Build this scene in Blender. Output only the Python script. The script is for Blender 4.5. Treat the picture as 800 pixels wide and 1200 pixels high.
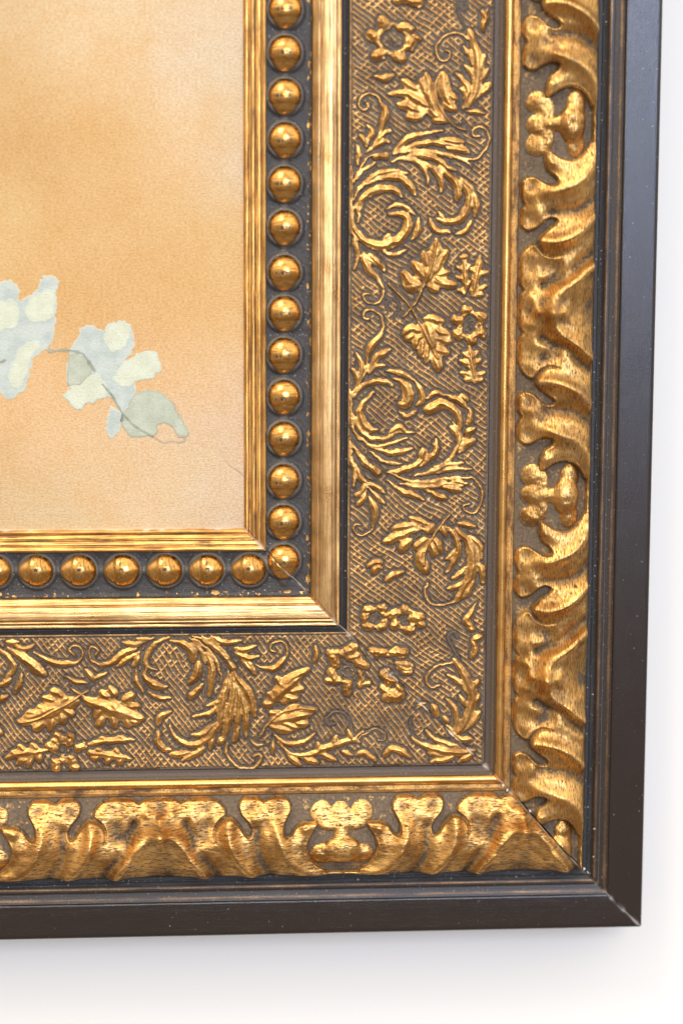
import bpy, math, random
import numpy as np
from mathutils import Matrix, Vector
random.seed(5); rng = np.random.default_rng(5)
for o in list(bpy.data.objects): bpy.data.objects.remove(o)
scene = bpy.context.scene
C = scene.collection

# ------------------------------------------------------------------ scale and camera
# plan units: 1 unit = 0.25 mm on the frame's face; X right, Y down, h out of the wall
S = 0.00025
def W(X, Y, h): return ((X-400)*S, -h*S, (600-Y)*S)
FPX, DIST = 2600.0, 2600.0
ROT = [math.radians(a) for a in (-7.79686439, 4.35936532, -0.36080605)]
def rotm(a):
    x, y, z = a
    cx, sx, cy, sy, cz, sz = np.cos(x), np.sin(x), np.cos(y), np.sin(y), np.cos(z), np.sin(z)
    Rx = np.array([[1,0,0],[0,cx,-sx],[0,sx,cx]]); Ry = np.array([[cy,0,sy],[0,1,0],[-sy,0,cy]]); Rz = np.array([[cz,-sz,0],[sz,cz,0],[0,0,1]])
    return Rz@Ry@Rx
RM = rotm(ROT)
def UP(px, py, h):
    """point of the photograph -> plan X, Y on the level h"""
    px = np.asarray(px, float); py = np.asarray(py, float)
    d = np.stack([(px-400)/FPX, (py-600)/FPX, -np.ones_like(px)], -1) @ RM      # R^T d
    c = RM.T @ np.array([0, 0, DIST])
    k = (h-c[2])/d[..., 2]
    return 400+c[0]+k*d[..., 0], 600+c[1]+k*d[..., 1]
Fl = np.diag([1., -1., 1.])
Rc = Fl@RM@Fl                                   # x, up, toward the viewer
T = np.array([[1,0,0],[0,0,-1],[0,1,0]], float) # (x, up, toward) -> blender
cw = T@Rc.T
cl = T@(Rc.T@np.array([0, 0, DIST]))*S
cam = bpy.data.cameras.new('camera'); co = bpy.data.objects.new('camera', cam); C.objects.link(co)
co.matrix_world = Matrix([[*cw[0], cl[0]], [*cw[1], cl[1]], [*cw[2], cl[2]], [0,0,0,1]])
cam.sensor_fit = 'VERTICAL'; cam.sensor_height = 36; cam.sensor_width = 24; cam.lens = FPX/1200*36
cam.clip_start = 0.01; cam.clip_end = 60
cam.dof.use_dof = True; cam.dof.aperture_fstop = 5.0
fx, fy = UP(480, 690, 12)
cam.dof.focus_distance = abs((RM@np.array([fx-400, fy-600, 12]))[2]-DIST)*S
scene.camera = co
# ------------------------------------------------------------------ light
scene.view_settings.view_transform = 'Standard'; scene.view_settings.look = 'None'
scene.view_settings.exposure = 0.2; scene.view_settings.gamma = 1.0
w = bpy.data.worlds.new('World'); scene.world = w; w.use_nodes = True
nt = w.node_tree; bg = nt.nodes['Background']
tc = nt.nodes.new('ShaderNodeTexCoord'); sp = nt.nodes.new('ShaderNodeSeparateXYZ'); rp = nt.nodes.new('ShaderNodeValToRGB')
nz = nt.nodes.new('ShaderNodeTexNoise'); nz.inputs['Scale'].default_value = 1.7; nz.inputs['Detail'].default_value = 3
ma = nt.nodes.new('ShaderNodeMath'); ma.operation = 'MULTIPLY_ADD'; ma.inputs[1].default_value = 0.35; 
mb = nt.nodes.new('ShaderNodeMath'); mb.operation = 'MULTIPLY_ADD'; mb.inputs[1].default_value = 0.5; 
nt.links.new(tc.outputs['Generated'], sp.inputs[0]); nt.links.new(tc.outputs['Generated'], nz.inputs['Vector'])
nt.links.new(sp.outputs['Z'], mb.inputs[0]); mb.inputs[2].default_value = 0.30
nt.links.new(nz.outputs['Fac'], ma.inputs[0]); nt.links.new(mb.outputs[0], ma.inputs[2])
nt.links.new(ma.outputs[0], rp.inputs[0]); nt.links.new(rp.outputs[0], bg.inputs[0])
e = rp.color_ramp.elements
e[0].position = 0.30; e[0].color = (0.16, 0.12, 0.09, 1)
e[1].position = 0.66; e[1].color = (1.0, 0.92, 0.81, 1)
k = e.new(0.50); k.color = (0.30, 0.25, 0.20, 1)
bg.inputs[1].default_value = 1.55
def area(name, loc, look, sx, sy, radiance, col):
    l = bpy.data.lights.new(name, 'AREA'); l.shape = 'RECTANGLE'; l.size = sx; l.size_y = sy
    l.energy = radiance*sx*sy*math.pi; l.color = col
    o = bpy.data.objects.new(name, l); C.objects.link(o); o.location = loc
    o.rotation_euler = (Vector(look)-Vector(loc)).to_track_quat('-Z', 'Y').to_euler()
# the room's window behind the photographer: three panes with mullions between them
for i, (x, col, r) in enumerate(((0.16, (1.0, 0.94, 0.86), 14.0), (0.56, (0.22, 0.48, 1.0), 11.0), (0.96, (0.22, 0.48, 1.0), 11.0))):
    area('window_light', (x, -2.2, 0.54), (x, 0, 0.54), 0.34, 0.98, r, col)
# added warm fill lamp, high on the left; no window is known there
area('side_fill_light', (-0.9, -1.2, 1.9), (0, 0, 0), 0.8, 0.8, 12.0, (1.0, 0.90, 0.76))

# ------------------------------------------------------------------ materials
class NT:
    def __init__(s, name):
        s.m = bpy.data.materials.new(name); s.m.use_nodes = True; s.t = s.m.node_tree; s.p = s.t.nodes['Principled BSDF']
    def n(s, typ, **kw):
        nd = s.t.nodes.new('ShaderNode'+typ)
        for k_, v in kw.items(): setattr(nd, k_, v)
        return nd
    def l(s, a, b): s.t.links.new(a, b)
    def attr(s, name):
        a = s.n('Attribute', attribute_name=name); return a
    def noise(s, vec, scale, detail=4, rough=0.6, stretch=None):
        if stretch:
            mp = s.n('Mapping'); mp.inputs['Scale'].default_value = stretch; s.l(vec, mp.inputs[0]); vec = mp.outputs[0]
        nn = s.n('TexNoise'); nn.inputs['Scale'].default_value = scale; nn.inputs['Detail'].default_value = detail; nn.inputs['Roughness'].default_value = rough
        s.l(vec, nn.inputs['Vector']); return nn.outputs['Fac']
    def ramp(s, fac, stops):
        r = s.n('ValToRGB'); el = r.color_ramp.elements
        while len(el) < len(stops): el.new(0.5)
        for q, (p, c) in enumerate(stops):
            el[q].position = p; el[q].color = (c, c, c, 1) if isinstance(c, (int, float)) else (*c, 1)
        s.l(fac, r.inputs[0]); return r.outputs[0]
    def math(s, op, a, b=None, c=None, clamp=False):
        m_ = s.n('Math', operation=op); m_.use_clamp = clamp
        for i, v in enumerate((a, b, c)):
            if v is None: continue
            if isinstance(v, (int, float)): m_.inputs[i].default_value = v
            else: s.l(v, m_.inputs[i])
        return m_.outputs[0]
    def mix(s, f, a, b, mode='MIX'):
        x = s.n('Mix', data_type='RGBA', blend_type=mode)
        for i, v in ((0, f), (6, a), (7, b)):
            if isinstance(v, (int, float)): x.inputs[i].default_value = v
            elif isinstance(v, tuple): x.inputs[i].default_value = (*v, 1)
            else: s.l(v, x.inputs[i])
        return x.outputs[2]
    def bump(s, h, strength, dist):
        b = s.n('Bump'); b.inputs['Strength'].default_value = strength; b.inputs['Distance'].default_value = dist
        s.l(h, b.inputs['Height']); s.l(b.outputs[0], s.p.inputs['Normal']); return b

GOLD_A, GOLD_B = (0.80, 0.44, 0.125), (0.40, 0.185, 0.045)
def gilt(name, glaze, gold_a=GOLD_A, gold_b=GOLD_B, rough=(0.22, 0.42), wear=0.5, streak=(1, 14, 1), streak_scale=3.0, streak_amt=0.5,
         gl_rough=0.6, bump=0.25, lo=0.30, hi=0.55, grain=60, speck=0.0, nick=0.0):
    """gold leaf rubbed through to brown bole, glazed where the attribute gild is low"""
    g = NT(name); st = g.attr('st').outputs['Vector']; gi = g.attr('gild').outputs['Fac']; ch = g.attr('chalk').outputs['Fac']
    big = g.noise(st, 2.2, 5, 0.65); fine = g.noise(st, grain, 4, 0.7)
    strk = g.noise(st, streak_scale, 6, 0.72, streak)
    # gold coverage
    cov = g.math('ADD', gi, g.math('MULTIPLY', g.math('SUBTRACT', fine, 0.5), 0.55))
    cov = g.math('ADD', cov, g.math('MULTIPLY', g.math('SUBTRACT', big, 0.5), 0.35))
    cov = g.ramp(cov, [(lo, 0.0), (hi, 1.0)])
    tone = g.math('ADD', g.math('MULTIPLY', strk, 0.6), g.math('MULTIPLY', big, 0.4))
    gold = g.mix(g.ramp(tone, [(0.41, 0.0), (0.57, 1.0)]), gold_b, gold_a)
    worn = g.math('MULTIPLY', g.ramp(strk, [(0.40, 1.0), (0.49, 0.0)]), streak_amt)
    worn = g.math('MAXIMUM', worn, g.math('MULTIPLY', g.ramp(fine, [(0.28, 1.0), (0.40, 0.0)]), wear))
    bole = (0.085, 0.038, 0.014)
    if nick:
        nk = g.noise(st, 11.0, 3, 0.55, (1.0, 1.9, 1)); worn = g.math('MAXIMUM', worn, g.math('MULTIPLY', g.ramp(nk, [(0.66, 0.0), (0.69, 1.0)]), nick))
    gold = g.mix(worn, gold, bole)
    gz = g.mix(g.ramp(fine, [(0.35, 0.0), (0.65, 1.0)]), tuple(c*0.62 for c in glaze), tuple(min(1, c*1.3) for c in glaze))
    if speck:
        sn = g.noise(st, 34, 2, 0.5); gz = g.mix(g.math('MULTIPLY', g.ramp(sn, [(0.66, 0.0), (0.72, 1.0)]), speck), gz, (0.55, 0.50, 0.44))
    col = g.mix(cov, gz, gold)
    pt_ = g.attr('patina_shade').outputs['Fac']; pf = g.math('MULTIPLY', pt_, g.ramp(fine, [(0.30, 1.25), (0.75, 0.45)]), clamp=True)
    col = g.mix(pf, col, (0.045, 0.026, 0.013))  # patina together with shade and reflection marks painted into the colour
    col = g.mix(ch, col, (0.72, 0.62, 0.50))
    g.l(col, g.p.inputs['Base Color'])
    inv = g.math('MULTIPLY', g.math('SUBTRACT', 1.0, ch), g.math('SUBTRACT', 1.0, pf))
    met = g.math('MULTIPLY', g.math('MULTIPLY', cov, g.math('SUBTRACT', 1.0, g.math('MULTIPLY', worn, 0.8))), inv)
    g.l(met, g.p.inputs['Metallic'])
    rr = g.math('MULTIPLY_ADD', big, (rough[1]-rough[0])*1.2, rough[0])
    rr = g.math('ADD', rr, g.math('MULTIPLY', worn, 0.2))
    mr = g.n('Mix', data_type='FLOAT'); g.l(met, mr.inputs[0]); mr.inputs[2].default_value = gl_rough; g.l(rr, mr.inputs[3])
    g.l(mr.outputs[0], g.p.inputs['Roughness'])
    hh = g.math('ADD', g.math('MULTIPLY', fine, 0.5), g.math('MULTIPLY', strk, 0.8))
    g.bump(hh, bump, 0.0004)
    return g.m
M = {}
TAUPE = (0.145, 0.104, 0.062); SLATE = (0.050, 0.043, 0.036)
M['lip'] = gilt('gold_lip', (0.05, 0.03, 0.015), streak=(0.7, 22, 1), streak_scale=2.5, streak_amt=0.75, rough=(0.25, 0.4), lo=0.2, hi=0.4, wear=0.3)
M['mid'] = gilt('gold_middle', (0.07, 0.04, 0.018), (0.82, 0.53, 0.23), (0.42, 0.22, 0.07), streak=(0.45, 26, 1), streak_scale=2.5, streak_amt=0.55, rough=(0.22, 0.34), lo=0.2, hi=0.4, wear=0.25)
M['channel'] = gilt('slate_channel', SLATE, lo=0.72, hi=0.82, speck=0.6, gl_rough=0.5, bump=0.5)
M['groove'] = gilt('dark_groove', (0.030, 0.026, 0.024), lo=0.60, hi=0.72, speck=0.7, gl_rough=0.55, bump=0.6)
M['bead'] = gilt('burnished_bead', (0.13, 0.12, 0.11), (0.82, 0.45, 0.125), (0.50, 0.24, 0.05), rough=(0.10, 0.24), streak=(1.5, 5, 1), streak_scale=2.0, streak_amt=0.5, wear=0.9, lo=0.33, hi=0.52, grain=40, bump=0.08)
M['band'] = gilt('hatched_ground', TAUPE, (0.72, 0.42, 0.155), (0.42, 0.21, 0.065), rough=(0.3, 0.5), wear=0.4, streak_amt=0.2, lo=0.42, hi=0.72, grain=55, bump=0.35)
M['relief'] = gilt('gilt_relief', TAUPE, (0.76, 0.42, 0.125), (0.38, 0.175, 0.042), rough=(0.27, 0.42), wear=0.45, streak=(1, 2.5, 1), streak_amt=0.3, lo=0.30, hi=0.55, grain=45, bump=0.2)
M['cove'] = gilt('taupe_cove', (0.078, 0.050, 0.029), lo=0.52, hi=0.80, streak=(0.3, 16, 1), speck=0.2, gl_rough=0.5)
M['ridge'] = gilt('gold_ridge', (0.10, 0.06, 0.03), (0.88, 0.53, 0.18), (0.56, 0.29, 0.075), rough=(0.2, 0.32), streak=(0.2, 10, 1), streak_amt=0.3, wear=0.3, lo=0.2, hi=0.4, bump=0.15)
M['fillet'] = gilt('stippled_gold', (0.085, 0.045, 0.022), rough=(0.3, 0.5), streak=(1, 4, 1), streak_amt=0.7, wear=0.9, lo=0.35, hi=0.62, grain=38, bump=0.6)
M['carved'] = gilt('carved_gold', (0.140, 0.098, 0.058), (0.84, 0.49, 0.155), (0.36, 0.17, 0.043), rough=(0.19, 0.36), streak=(4.0, 21, 1), streak_scale=3.6, streak_amt=0.95, wear=0.55, lo=0.36, hi=0.55, grain=30, bump=0.36, gl_rough=0.8, nick=0.95)
M['blackgroove'] = gilt('black_groove', (0.034, 0.033, 0.033), lo=0.9, hi=0.99, speck=0.8, gl_rough=0.35, bump=0.8)
M['bronze'] = gilt('bronze_moulding', (0.026, 0.017, 0.011), (0.34, 0.20, 0.10), (0.16, 0.085, 0.04), streak=(0.5, 20, 1), streak_amt=0.6, lo=0.45, hi=0.75, gl_rough=0.4, speck=0.3)

def rim_mat():
    g = NT('satin_black_rim'); st = g.attr('st').outputs['Vector']
    f = g.noise(st, 70, 3, 0.6); b = g.noise(st, 3, 4, 0.6); d = g.noise(st, 26, 1, 0.5)
    col = g.mix(f, (0.015, 0.011, 0.009), (0.034, 0.025, 0.021))
    dust = g.math('MULTIPLY', g.ramp(d, [(0.755, 0.0), (0.79, 1.0)]), 0.4)
    col = g.mix(dust, col, (0.5, 0.46, 0.42))
    col = g.mix(g.attr('chalk').outputs['Fac'], col, (0.55, 0.5, 0.45))
    g.l(col, g.p.inputs['Base Color'])
    g.l(g.math('MULTIPLY_ADD', b, 0.14, 0.10), g.p.inputs['Roughness'])
    g.p.inputs['Specular IOR Level'].default_value = 0.6
    gr = g.noise(st, 3.0, 5, 0.7, (0.5, 26, 1)); g.bump(g.math('ADD', f, g.math('MULTIPLY', gr, 1.2)), 0.22, 0.0003); return g.m
M['rim'] = rim_mat()

def paper_mat():
    g = NT('aged_paper'); st = g.attr('st').outputs['Vector']
    col = g.attr('tint').outputs['Color']
    big = g.noise(st, 1.1, 6, 0.65); mid = g.noise(st, 9, 5, 0.6); fi = g.noise(st, 52, 5, 0.7, (0.6, 1.1, 1))
    col = g.mix(g.ramp(big, [(0.35, 0.55), (0.62, 0.0)]), col, (0.95, 0.82, 0.62), 'MULTIPLY')
    col = g.mix(g.ramp(mid, [(0.3, 0.25), (0.6, 0.0)]), col, (0.88, 0.76, 0.58), 'MULTIPLY')
    col = g.mix(g.ramp(fi, [(0.34, 1.0), (0.60, 0.0)]), col, (0.80, 0.64, 0.45), 'MULTIPLY')
    fx_ = g.noise(st, 17.3, 2, 0.6)
    col = g.mix(g.math('MULTIPLY', g.ramp(fx_, [(0.73, 0.0), (0.80, 1.0)]), 0.5), col, (0.25, 0.15, 0.07))
    g.l(col, g.p.inputs['Base Color']); g.p.inputs['Roughness'].default_value = 0.62
    g.p.inputs['Specular IOR Level'].default_value = 0.35
    g.bump(g.math('ADD', fi, g.math('MULTIPLY', mid, 0.5)), 0.55, 0.0005); return g.m
M['paper'] = paper_mat()
def paint_mat(name, a, b, c):
    g = NT(name); st = g.attr('st').outputs['Vector']
    big = g.noise(st, 5.0, 4, 0.6); fi = g.noise(st, 52, 5, 0.7, (0.6, 1.1, 1))
    col = g.mix(g.ramp(big, [(0.40, 0.0), (0.60, 1.0)]), a, b)
    edge = g.attr('edge').outputs['Fac']
    col = g.mix(g.math('MULTIPLY', edge, 0.85), col, c)
    col = g.mix(g.ramp(fi, [(0.25, 0.5), (0.6, 0.0)]), col, (0.80, 0.70, 0.50), 'MULTIPLY')
    g.l(col, g.p.inputs['Base Color']); g.p.inputs['Roughness'].default_value = 0.6
    g.bump(fi, 0.5, 0.0006); return g.m
M['paint_blue'] = paint_mat('blue_grey_gouache', (0.44, 0.50, 0.46), (0.53, 0.58, 0.53), (0.60, 0.58, 0.44))
M['paint_cream'] = paint_mat('cream_green_gouache', (0.58, 0.61, 0.46), (0.64, 0.67, 0.53), (0.52, 0.59, 0.50))
M['paint_green'] = paint_mat('grey_green_gouache', (0.42, 0.46, 0.35), (0.50, 0.53, 0.42), (0.38, 0.38, 0.27))
M['paint_stem'] = paint_mat('dark_green_line', (0.25, 0.28, 0.20), (0.34, 0.38, 0.29), (0.15, 0.16, 0.10))
M['pencil'] = paint_mat('brown_ink_line', (0.44, 0.33, 0.23), (0.52, 0.41, 0.30), (0.4, 0.3, 0.2))
def wall_mat():
    g = NT('white_wall'); t = g.n('TexCoord').outputs['Object']; f = g.noise(t, 900, 3, 0.6)
    g.l(g.mix(f, (0.84, 0.815, 0.75), (0.86, 0.835, 0.77)), g.p.inputs['Base Color']); g.p.inputs['Roughness'].default_value = 0.8
    g.bump(f, 0.05, 0.0003); return g.m
M['wall'] = wall_mat()

# ------------------------------------------------------------------ mesh helpers
ROOT = {}
def empty(name, loc, **kw):
    o = bpy.data.objects.new(name, None); C.objects.link(o); o.location = loc; o.empty_display_size = 0.01
    for k_, v in kw.items(): o[k_] = v
    return o
def world_of(o):
    m = Matrix.Translation(o.location)
    while o.parent: o = o.parent; m = Matrix.Translation(o.location) @ m if o.matrix_parent_inverse == Matrix() else m
    return m
def link(name, me, mat, parent=None):
    o = bpy.data.objects.new(name, me); C.objects.link(o)
    if mat and not me.materials: me.materials.append(mat)
    if parent is not None:
        o.parent = parent; o.matrix_parent_inverse = Matrix.Translation(parent.get('org', parent.location)).inverted()
    return o
def mesh_arrays(name, V, Q, attrs):
    me = bpy.data.meshes.new(name); n, q = len(V), len(Q)
    me.vertices.add(n); me.vertices.foreach_set('co', np.ascontiguousarray(V, np.float32).ravel())
    me.loops.add(q*4); me.loops.foreach_set('vertex_index', np.ascontiguousarray(Q, np.int32).ravel())
    me.polygons.add(q); me.polygons.foreach_set('loop_start', np.arange(0, q*4, 4, dtype=np.int32))
    me.polygons.foreach_set('use_smooth', np.ones(q, bool))
    for k_, a in attrs.items():
        a = np.ascontiguousarray(a, np.float32)
        if a.ndim == 1: at = me.attributes.new(k_, 'FLOAT', 'POINT'); at.data.foreach_set('value', a)
        elif k_ == 'tint':
            at = me.attributes.new(k_, 'FLOAT_COLOR', 'POINT'); at.data.foreach_set('color', np.concatenate([a, np.ones((len(a), 1), np.float32)], 1).ravel())
        else: at = me.attributes.new(k_, 'FLOAT_VECTOR', 'POINT'); at.data.foreach_set('vector', a.ravel())
    me.update(calc_edges=True); me.validate(); return me
def sheet(name, X, Y, H, attrs, mat, parent=None, keep=None):
    """a height field sheet: 2-D arrays of plan X, Y and height h"""
    r, c = X.shape
    V = np.stack([(X-400)*S, -H*S, (600-Y)*S], -1).reshape(-1, 3)
    idx = np.arange(r*c).reshape(r, c)
    Q = np.stack([idx[:-1, :-1], idx[1:, :-1], idx[1:, 1:], idx[:-1, 1:]], -1)
    Q = Q[keep] if keep is not None else Q.reshape(-1, 4)
    # make the faces look out of the wall whatever way the grid runs
    a = V[Q[0]]; nrm = np.cross(a[1]-a[0], a[2]-a[0])
    if nrm[1] > 0: Q = Q[:, ::-1]
    at = {k_: (v.reshape(-1, 3) if v.ndim == 3 else v.ravel()) for k_, v in attrs.items()}
    if keep is not None:
        u, inv = np.unique(Q, return_inverse=True); V = V[u]; Q = inv.reshape(-1, 4); at = {k_: v[u] for k_, v in at.items()}
    return link(name, mesh_arrays(name, V, Q, at), mat, parent)

def vnoise(X, Y, sc, seed=0):
    r = np.random.default_rng(seed).random((256, 256))
    x, y = X/sc, Y/sc; xi, yi = np.floor(x).astype(int), np.floor(y).astype(int); fx_, fy_ = x-xi, y-yi
    fx_ = fx_*fx_*(3-2*fx_); fy_ = fy_*fy_*(3-2*fy_)
    g = lambda i, j: r[i % 256, j % 256]
    return (g(xi, yi)*(1-fx_)+g(xi+1, yi)*fx_)*(1-fy_)+(g(xi, yi+1)*(1-fx_)+g(xi+1, yi+1)*fx_)*fy_
def fbm(X, Y, sc, o=4, seed=0): return sum(vnoise(X, Y, sc/2**i, seed+i)*0.5**i for i in range(o))/sum(0.5**i for i in range(o))
def blur(A, s):
    n = int(3*s)+1; k_ = np.exp(-0.5*(np.arange(-n, n+1)/s)**2); k_ /= k_.sum()
    P = np.pad(A, n, mode='edge')
    P = sum(k_[i]*P[i:i+A.shape[0], :] for i in range(2*n+1))
    return sum(k_[i]*P[:, i:i+A.shape[1]] for i in range(2*n+1))
def sstep(a, b, x): t = np.clip((x-a)/(b-a), 0, 1); return t*t*(3-2*t)
def catmull(P, step=0.6):
    P = np.asarray(P, float)
    if len(P) < 3:
        n = max(2, int(np.linalg.norm(P[1]-P[0])/step)+1); u = np.linspace(0, 1, n)[:, None]; return P[0]*(1-u)+P[1]*u
    Q = np.vstack([2*P[0]-P[1], P, 2*P[-1]-P[-2]]); out = []
    for i in range(len(P)-1):
        a, b, c, d = Q[i:i+4]; n = max(2, int(np.linalg.norm(c-b)/step)+1); t = np.linspace(0, 1, n, endpoint=False)[:, None]
        out.append(0.5*((2*b)+(-a+c)*t+(2*a-5*b+4*c-d)*t*t+(-a+3*b-3*c+d)*t**3))
    return np.vstack(out+[P[-1:]])
class Field:
    """regular raster of heights on the plan, filled with rounded strokes"""
    def __init__(s, x0, y0, x1, y1, step, base=-3.0):
        s.x0, s.y0, s.step = x0, y0, step; s.nx, s.ny = int((x1-x0)/step)+2, int((y1-y0)/step)+2
        s.H = np.full((s.ny, s.nx), base); s.X, s.Y = np.meshgrid(x0+np.arange(s.nx)*step, y0+np.arange(s.ny)*step)
    def dab(s, x, y, r, h, ext=1.8):
        R = r*ext+0.5; i0, i1 = max(0, int((x-R-s.x0)/s.step)), min(s.nx, int((x+R-s.x0)/s.step)+2); j0, j1 = max(0, int((y-R-s.y0)/s.step)), min(s.ny, int((y+R-s.y0)/s.step)+2)
        if i0 >= i1 or j0 >= j1: return
        q = np.hypot(s.X[j0:j1, i0:i1]-x, s.Y[j0:j1, i0:i1]-y)/r
        v = np.where(q < 1, h*(0.5*np.sqrt(np.clip(1-q*q, 0, 1))+0.62*np.clip(1-q, 0, 1)**0.9), -(q-1)*3.2)
        s.H[j0:j1, i0:i1] = np.maximum(s.H[j0:j1, i0:i1], v)
    def stroke(s, P, rad, hk=1.0):
        L = catmull(P); n = len(L)
        for i, (x, y) in enumerate(L):
            r = rad(i/max(1, n-1)); s.dab(x, y, r, hk*(0.85*r if r < 4 else 3.4+(r-4)*0.22))
    def gauss(s, P, wd, amp, step=1.2):
        L = catmull(P, step); acc = np.zeros_like(s.H)
        for x, y in L:
            R = wd*2.6; i0, i1 = max(0, int((x-R-s.x0)/s.step)), min(s.nx, int((x+R-s.x0)/s.step)+2); j0, j1 = max(0, int((y-R-s.y0)/s.step)), min(s.ny, int((y+R-s.y0)/s.step)+2)
            if i0 >= i1 or j0 >= j1: continue
            v = np.exp(-((s.X[j0:j1, i0:i1]-x)**2+(s.Y[j0:j1, i0:i1]-y)**2)/wd**2); acc[j0:j1, i0:i1] = np.maximum(acc[j0:j1, i0:i1], v)
        s.H += amp*acc
    def sample(s, X, Y, A=None):
        A = s.H if A is None else A; x = np.clip((X-s.x0)/s.step, 0, s.nx-1.001); y = np.clip((Y-s.y0)/s.step, 0, s.ny-1.001)
        i, j = x.astype(int), y.astype(int); u, v = x-i, y-j
        return (A[j, i]*(1-u)+A[j, i+1]*u)*(1-v)+(A[j+1, i]*(1-u)+A[j+1, i+1]*u)*v
PROF = {'b': lambda w_: (lambda u: w_*(0.38+0.62*math.sin(math.pi*min(max(u, 0), 1))**0.8)),
        'l': lambda w_: (lambda u: w_*(0.32+0.68*math.sin(math.pi*u**1.5)**0.8)),
        'f': lambda w_: (lambda u: w_*(0.32+0.68*math.sin(math.pi*(1-(1-u)**1.6))**0.8)),
        'e': lambda w_: (lambda u: w_*(0.32+0.68*u**0.8)),
        's': lambda w_: (lambda u: w_*(0.32+0.68*(1-u)**0.8)),
        'c': lambda w_: (lambda u: w_)}

# ------------------------------------------------------------------ the frame's measured lines
TX = np.array([286, 311.9, 363.7, 397.5, 406.2, 571, 583, 593, 602, 692.6, 722.6, 766.0])
TY = np.array([617.6, 644.1, 697.8, 733.5, 740.9, 904, 915, 925.5, 935.5, 1035.7, 1066.2, 1109.2])
def ymap(t): return np.interp(t, np.r_[TX, TX[-1]+100], np.r_[TY, TY[-1]+100])
def tmap(y): return np.interp(y, np.r_[TY, TY[-1]+100], np.r_[TX, TX[-1]+100])
START = -220.0
def mitre_gap(X, Y):
    """distance from the mitre joint, and how far it opens"""
    d = (Y-ymap(X))/1.42; return d
def open_joint(X, Y, H, depth=2.6, wd=0.75):
    d = mitre_gap(X, Y); return H-depth*np.exp(-(d/wd)**2)
def chalk_at(X, Y, seed=3, amount=1.0):
    d = np.abs(mitre_gap(X, Y)); n = vnoise(X+Y, X*0, 9.0, seed); wd = 0.55+1.3*sstep(0.45, 0.9, n)*amount
    return np.exp(-(d/wd)**2)*(0.25+0.75*sstep(0.25, 0.55, vnoise(X+Y, X*0, 23.0, seed+1)))*0.9
def rail(side, ts, us):
    """grid sheared along the mitre: ts across the moulding, us away from the joint"""
    Tt, U = np.meshgrid(ts, us)
    if side == 'v': return Tt, ymap(Tt)-U, Tt
    return Tt-U, ymap(Tt), Tt
def us_for(side, t, near=0.6, far=24):
    Lm = (ymap(t) if side == 'v' else t)-START
    u = [0, 0.35, 0.8, 1.3, 2, 3, 5, 8, 13]
    while u[-1]+far < Lm: u.append(u[-1]+far)
    return np.array(u+[Lm])
def st_of(side, X, Y, Tt):
    s_ = Y if side == 'v' else X+371.0
    return np.stack([s_/100., Tt/100., np.full_like(X, 0.0 if side == 'v' else 4.0)], -1)

frame = empty('picture_frame', W(400, 1109, -60), label='ornate antique gold picture frame corner with beads, leaf scrolls and black outer rim', category='picture frame')
frame['org'] = list(frame.location)
def part(name, X, Y, H, attrs, mat, parent, keep=None):
    o = sheet(name, X, Y, H, attrs, mat, None, keep); o.parent = parent
    o.matrix_parent_inverse = Matrix.Translation(frame.location).inverted() if parent is frame else Matrix()
    return o
def strip(name, side, prof, mat, gild=1.0, dt=0.6, wob=0.15, gf=None, far=6.0, hf=None):
    pt = np.array([p[0] for p in prof], float); ph = np.array([p[1] for p in prof], float)
    t = np.unique(np.concatenate([np.arange(pt[0], pt[-1], dt), pt]))
    u = us_for(side, t[-1], far=far)
    X, Y, Tt = rail(side, t, u)
    H = np.interp(Tt, pt, ph); H = H+(fbm(X, Y, 60, 3, 11)-0.5)*wob*2
    if hf is not None: H = hf(X, Y, H)
    st = st_of(side, X, Y, Tt); G = np.full_like(X, gild) if gf is None else gf(Tt, H, X, Y)
    return part(name, X, Y, open_joint(X, Y, H), {'st': st, 'gild': G, 'chalk': np.maximum(chalk_at(X, Y), 0 if hf is None else 0.12*sstep(3.0, 5.5, H)*sstep(358, 350, Tt)), 'patina_shade': np.clip(fbm(X, Y, 18, 3, 19)*1.6-0.95, 0, 1)*0.5}, M[mat], frame)

# ------------------------------------------------------------------ wall
me = bpy.data.meshes.new('wall'); z0 = -1.35; wy = 85*S
me.from_pydata([(-3, wy, z0), (3, wy, z0), (3, wy, 1.65), (-3, wy, 1.65), (-3, wy+.1, z0), (3, wy+.1, z0), (3, wy+.1, 1.65), (-3, wy+.1, 1.65)], [],
               [(0, 1, 2, 3), (5, 4, 7, 6), (1, 5, 6, 2), (4, 0, 3, 7), (3, 2, 6, 7), (4, 5, 1, 0)])
wl = link('wall', me, M['wall']); wl['kind'] = 'structure'

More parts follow.
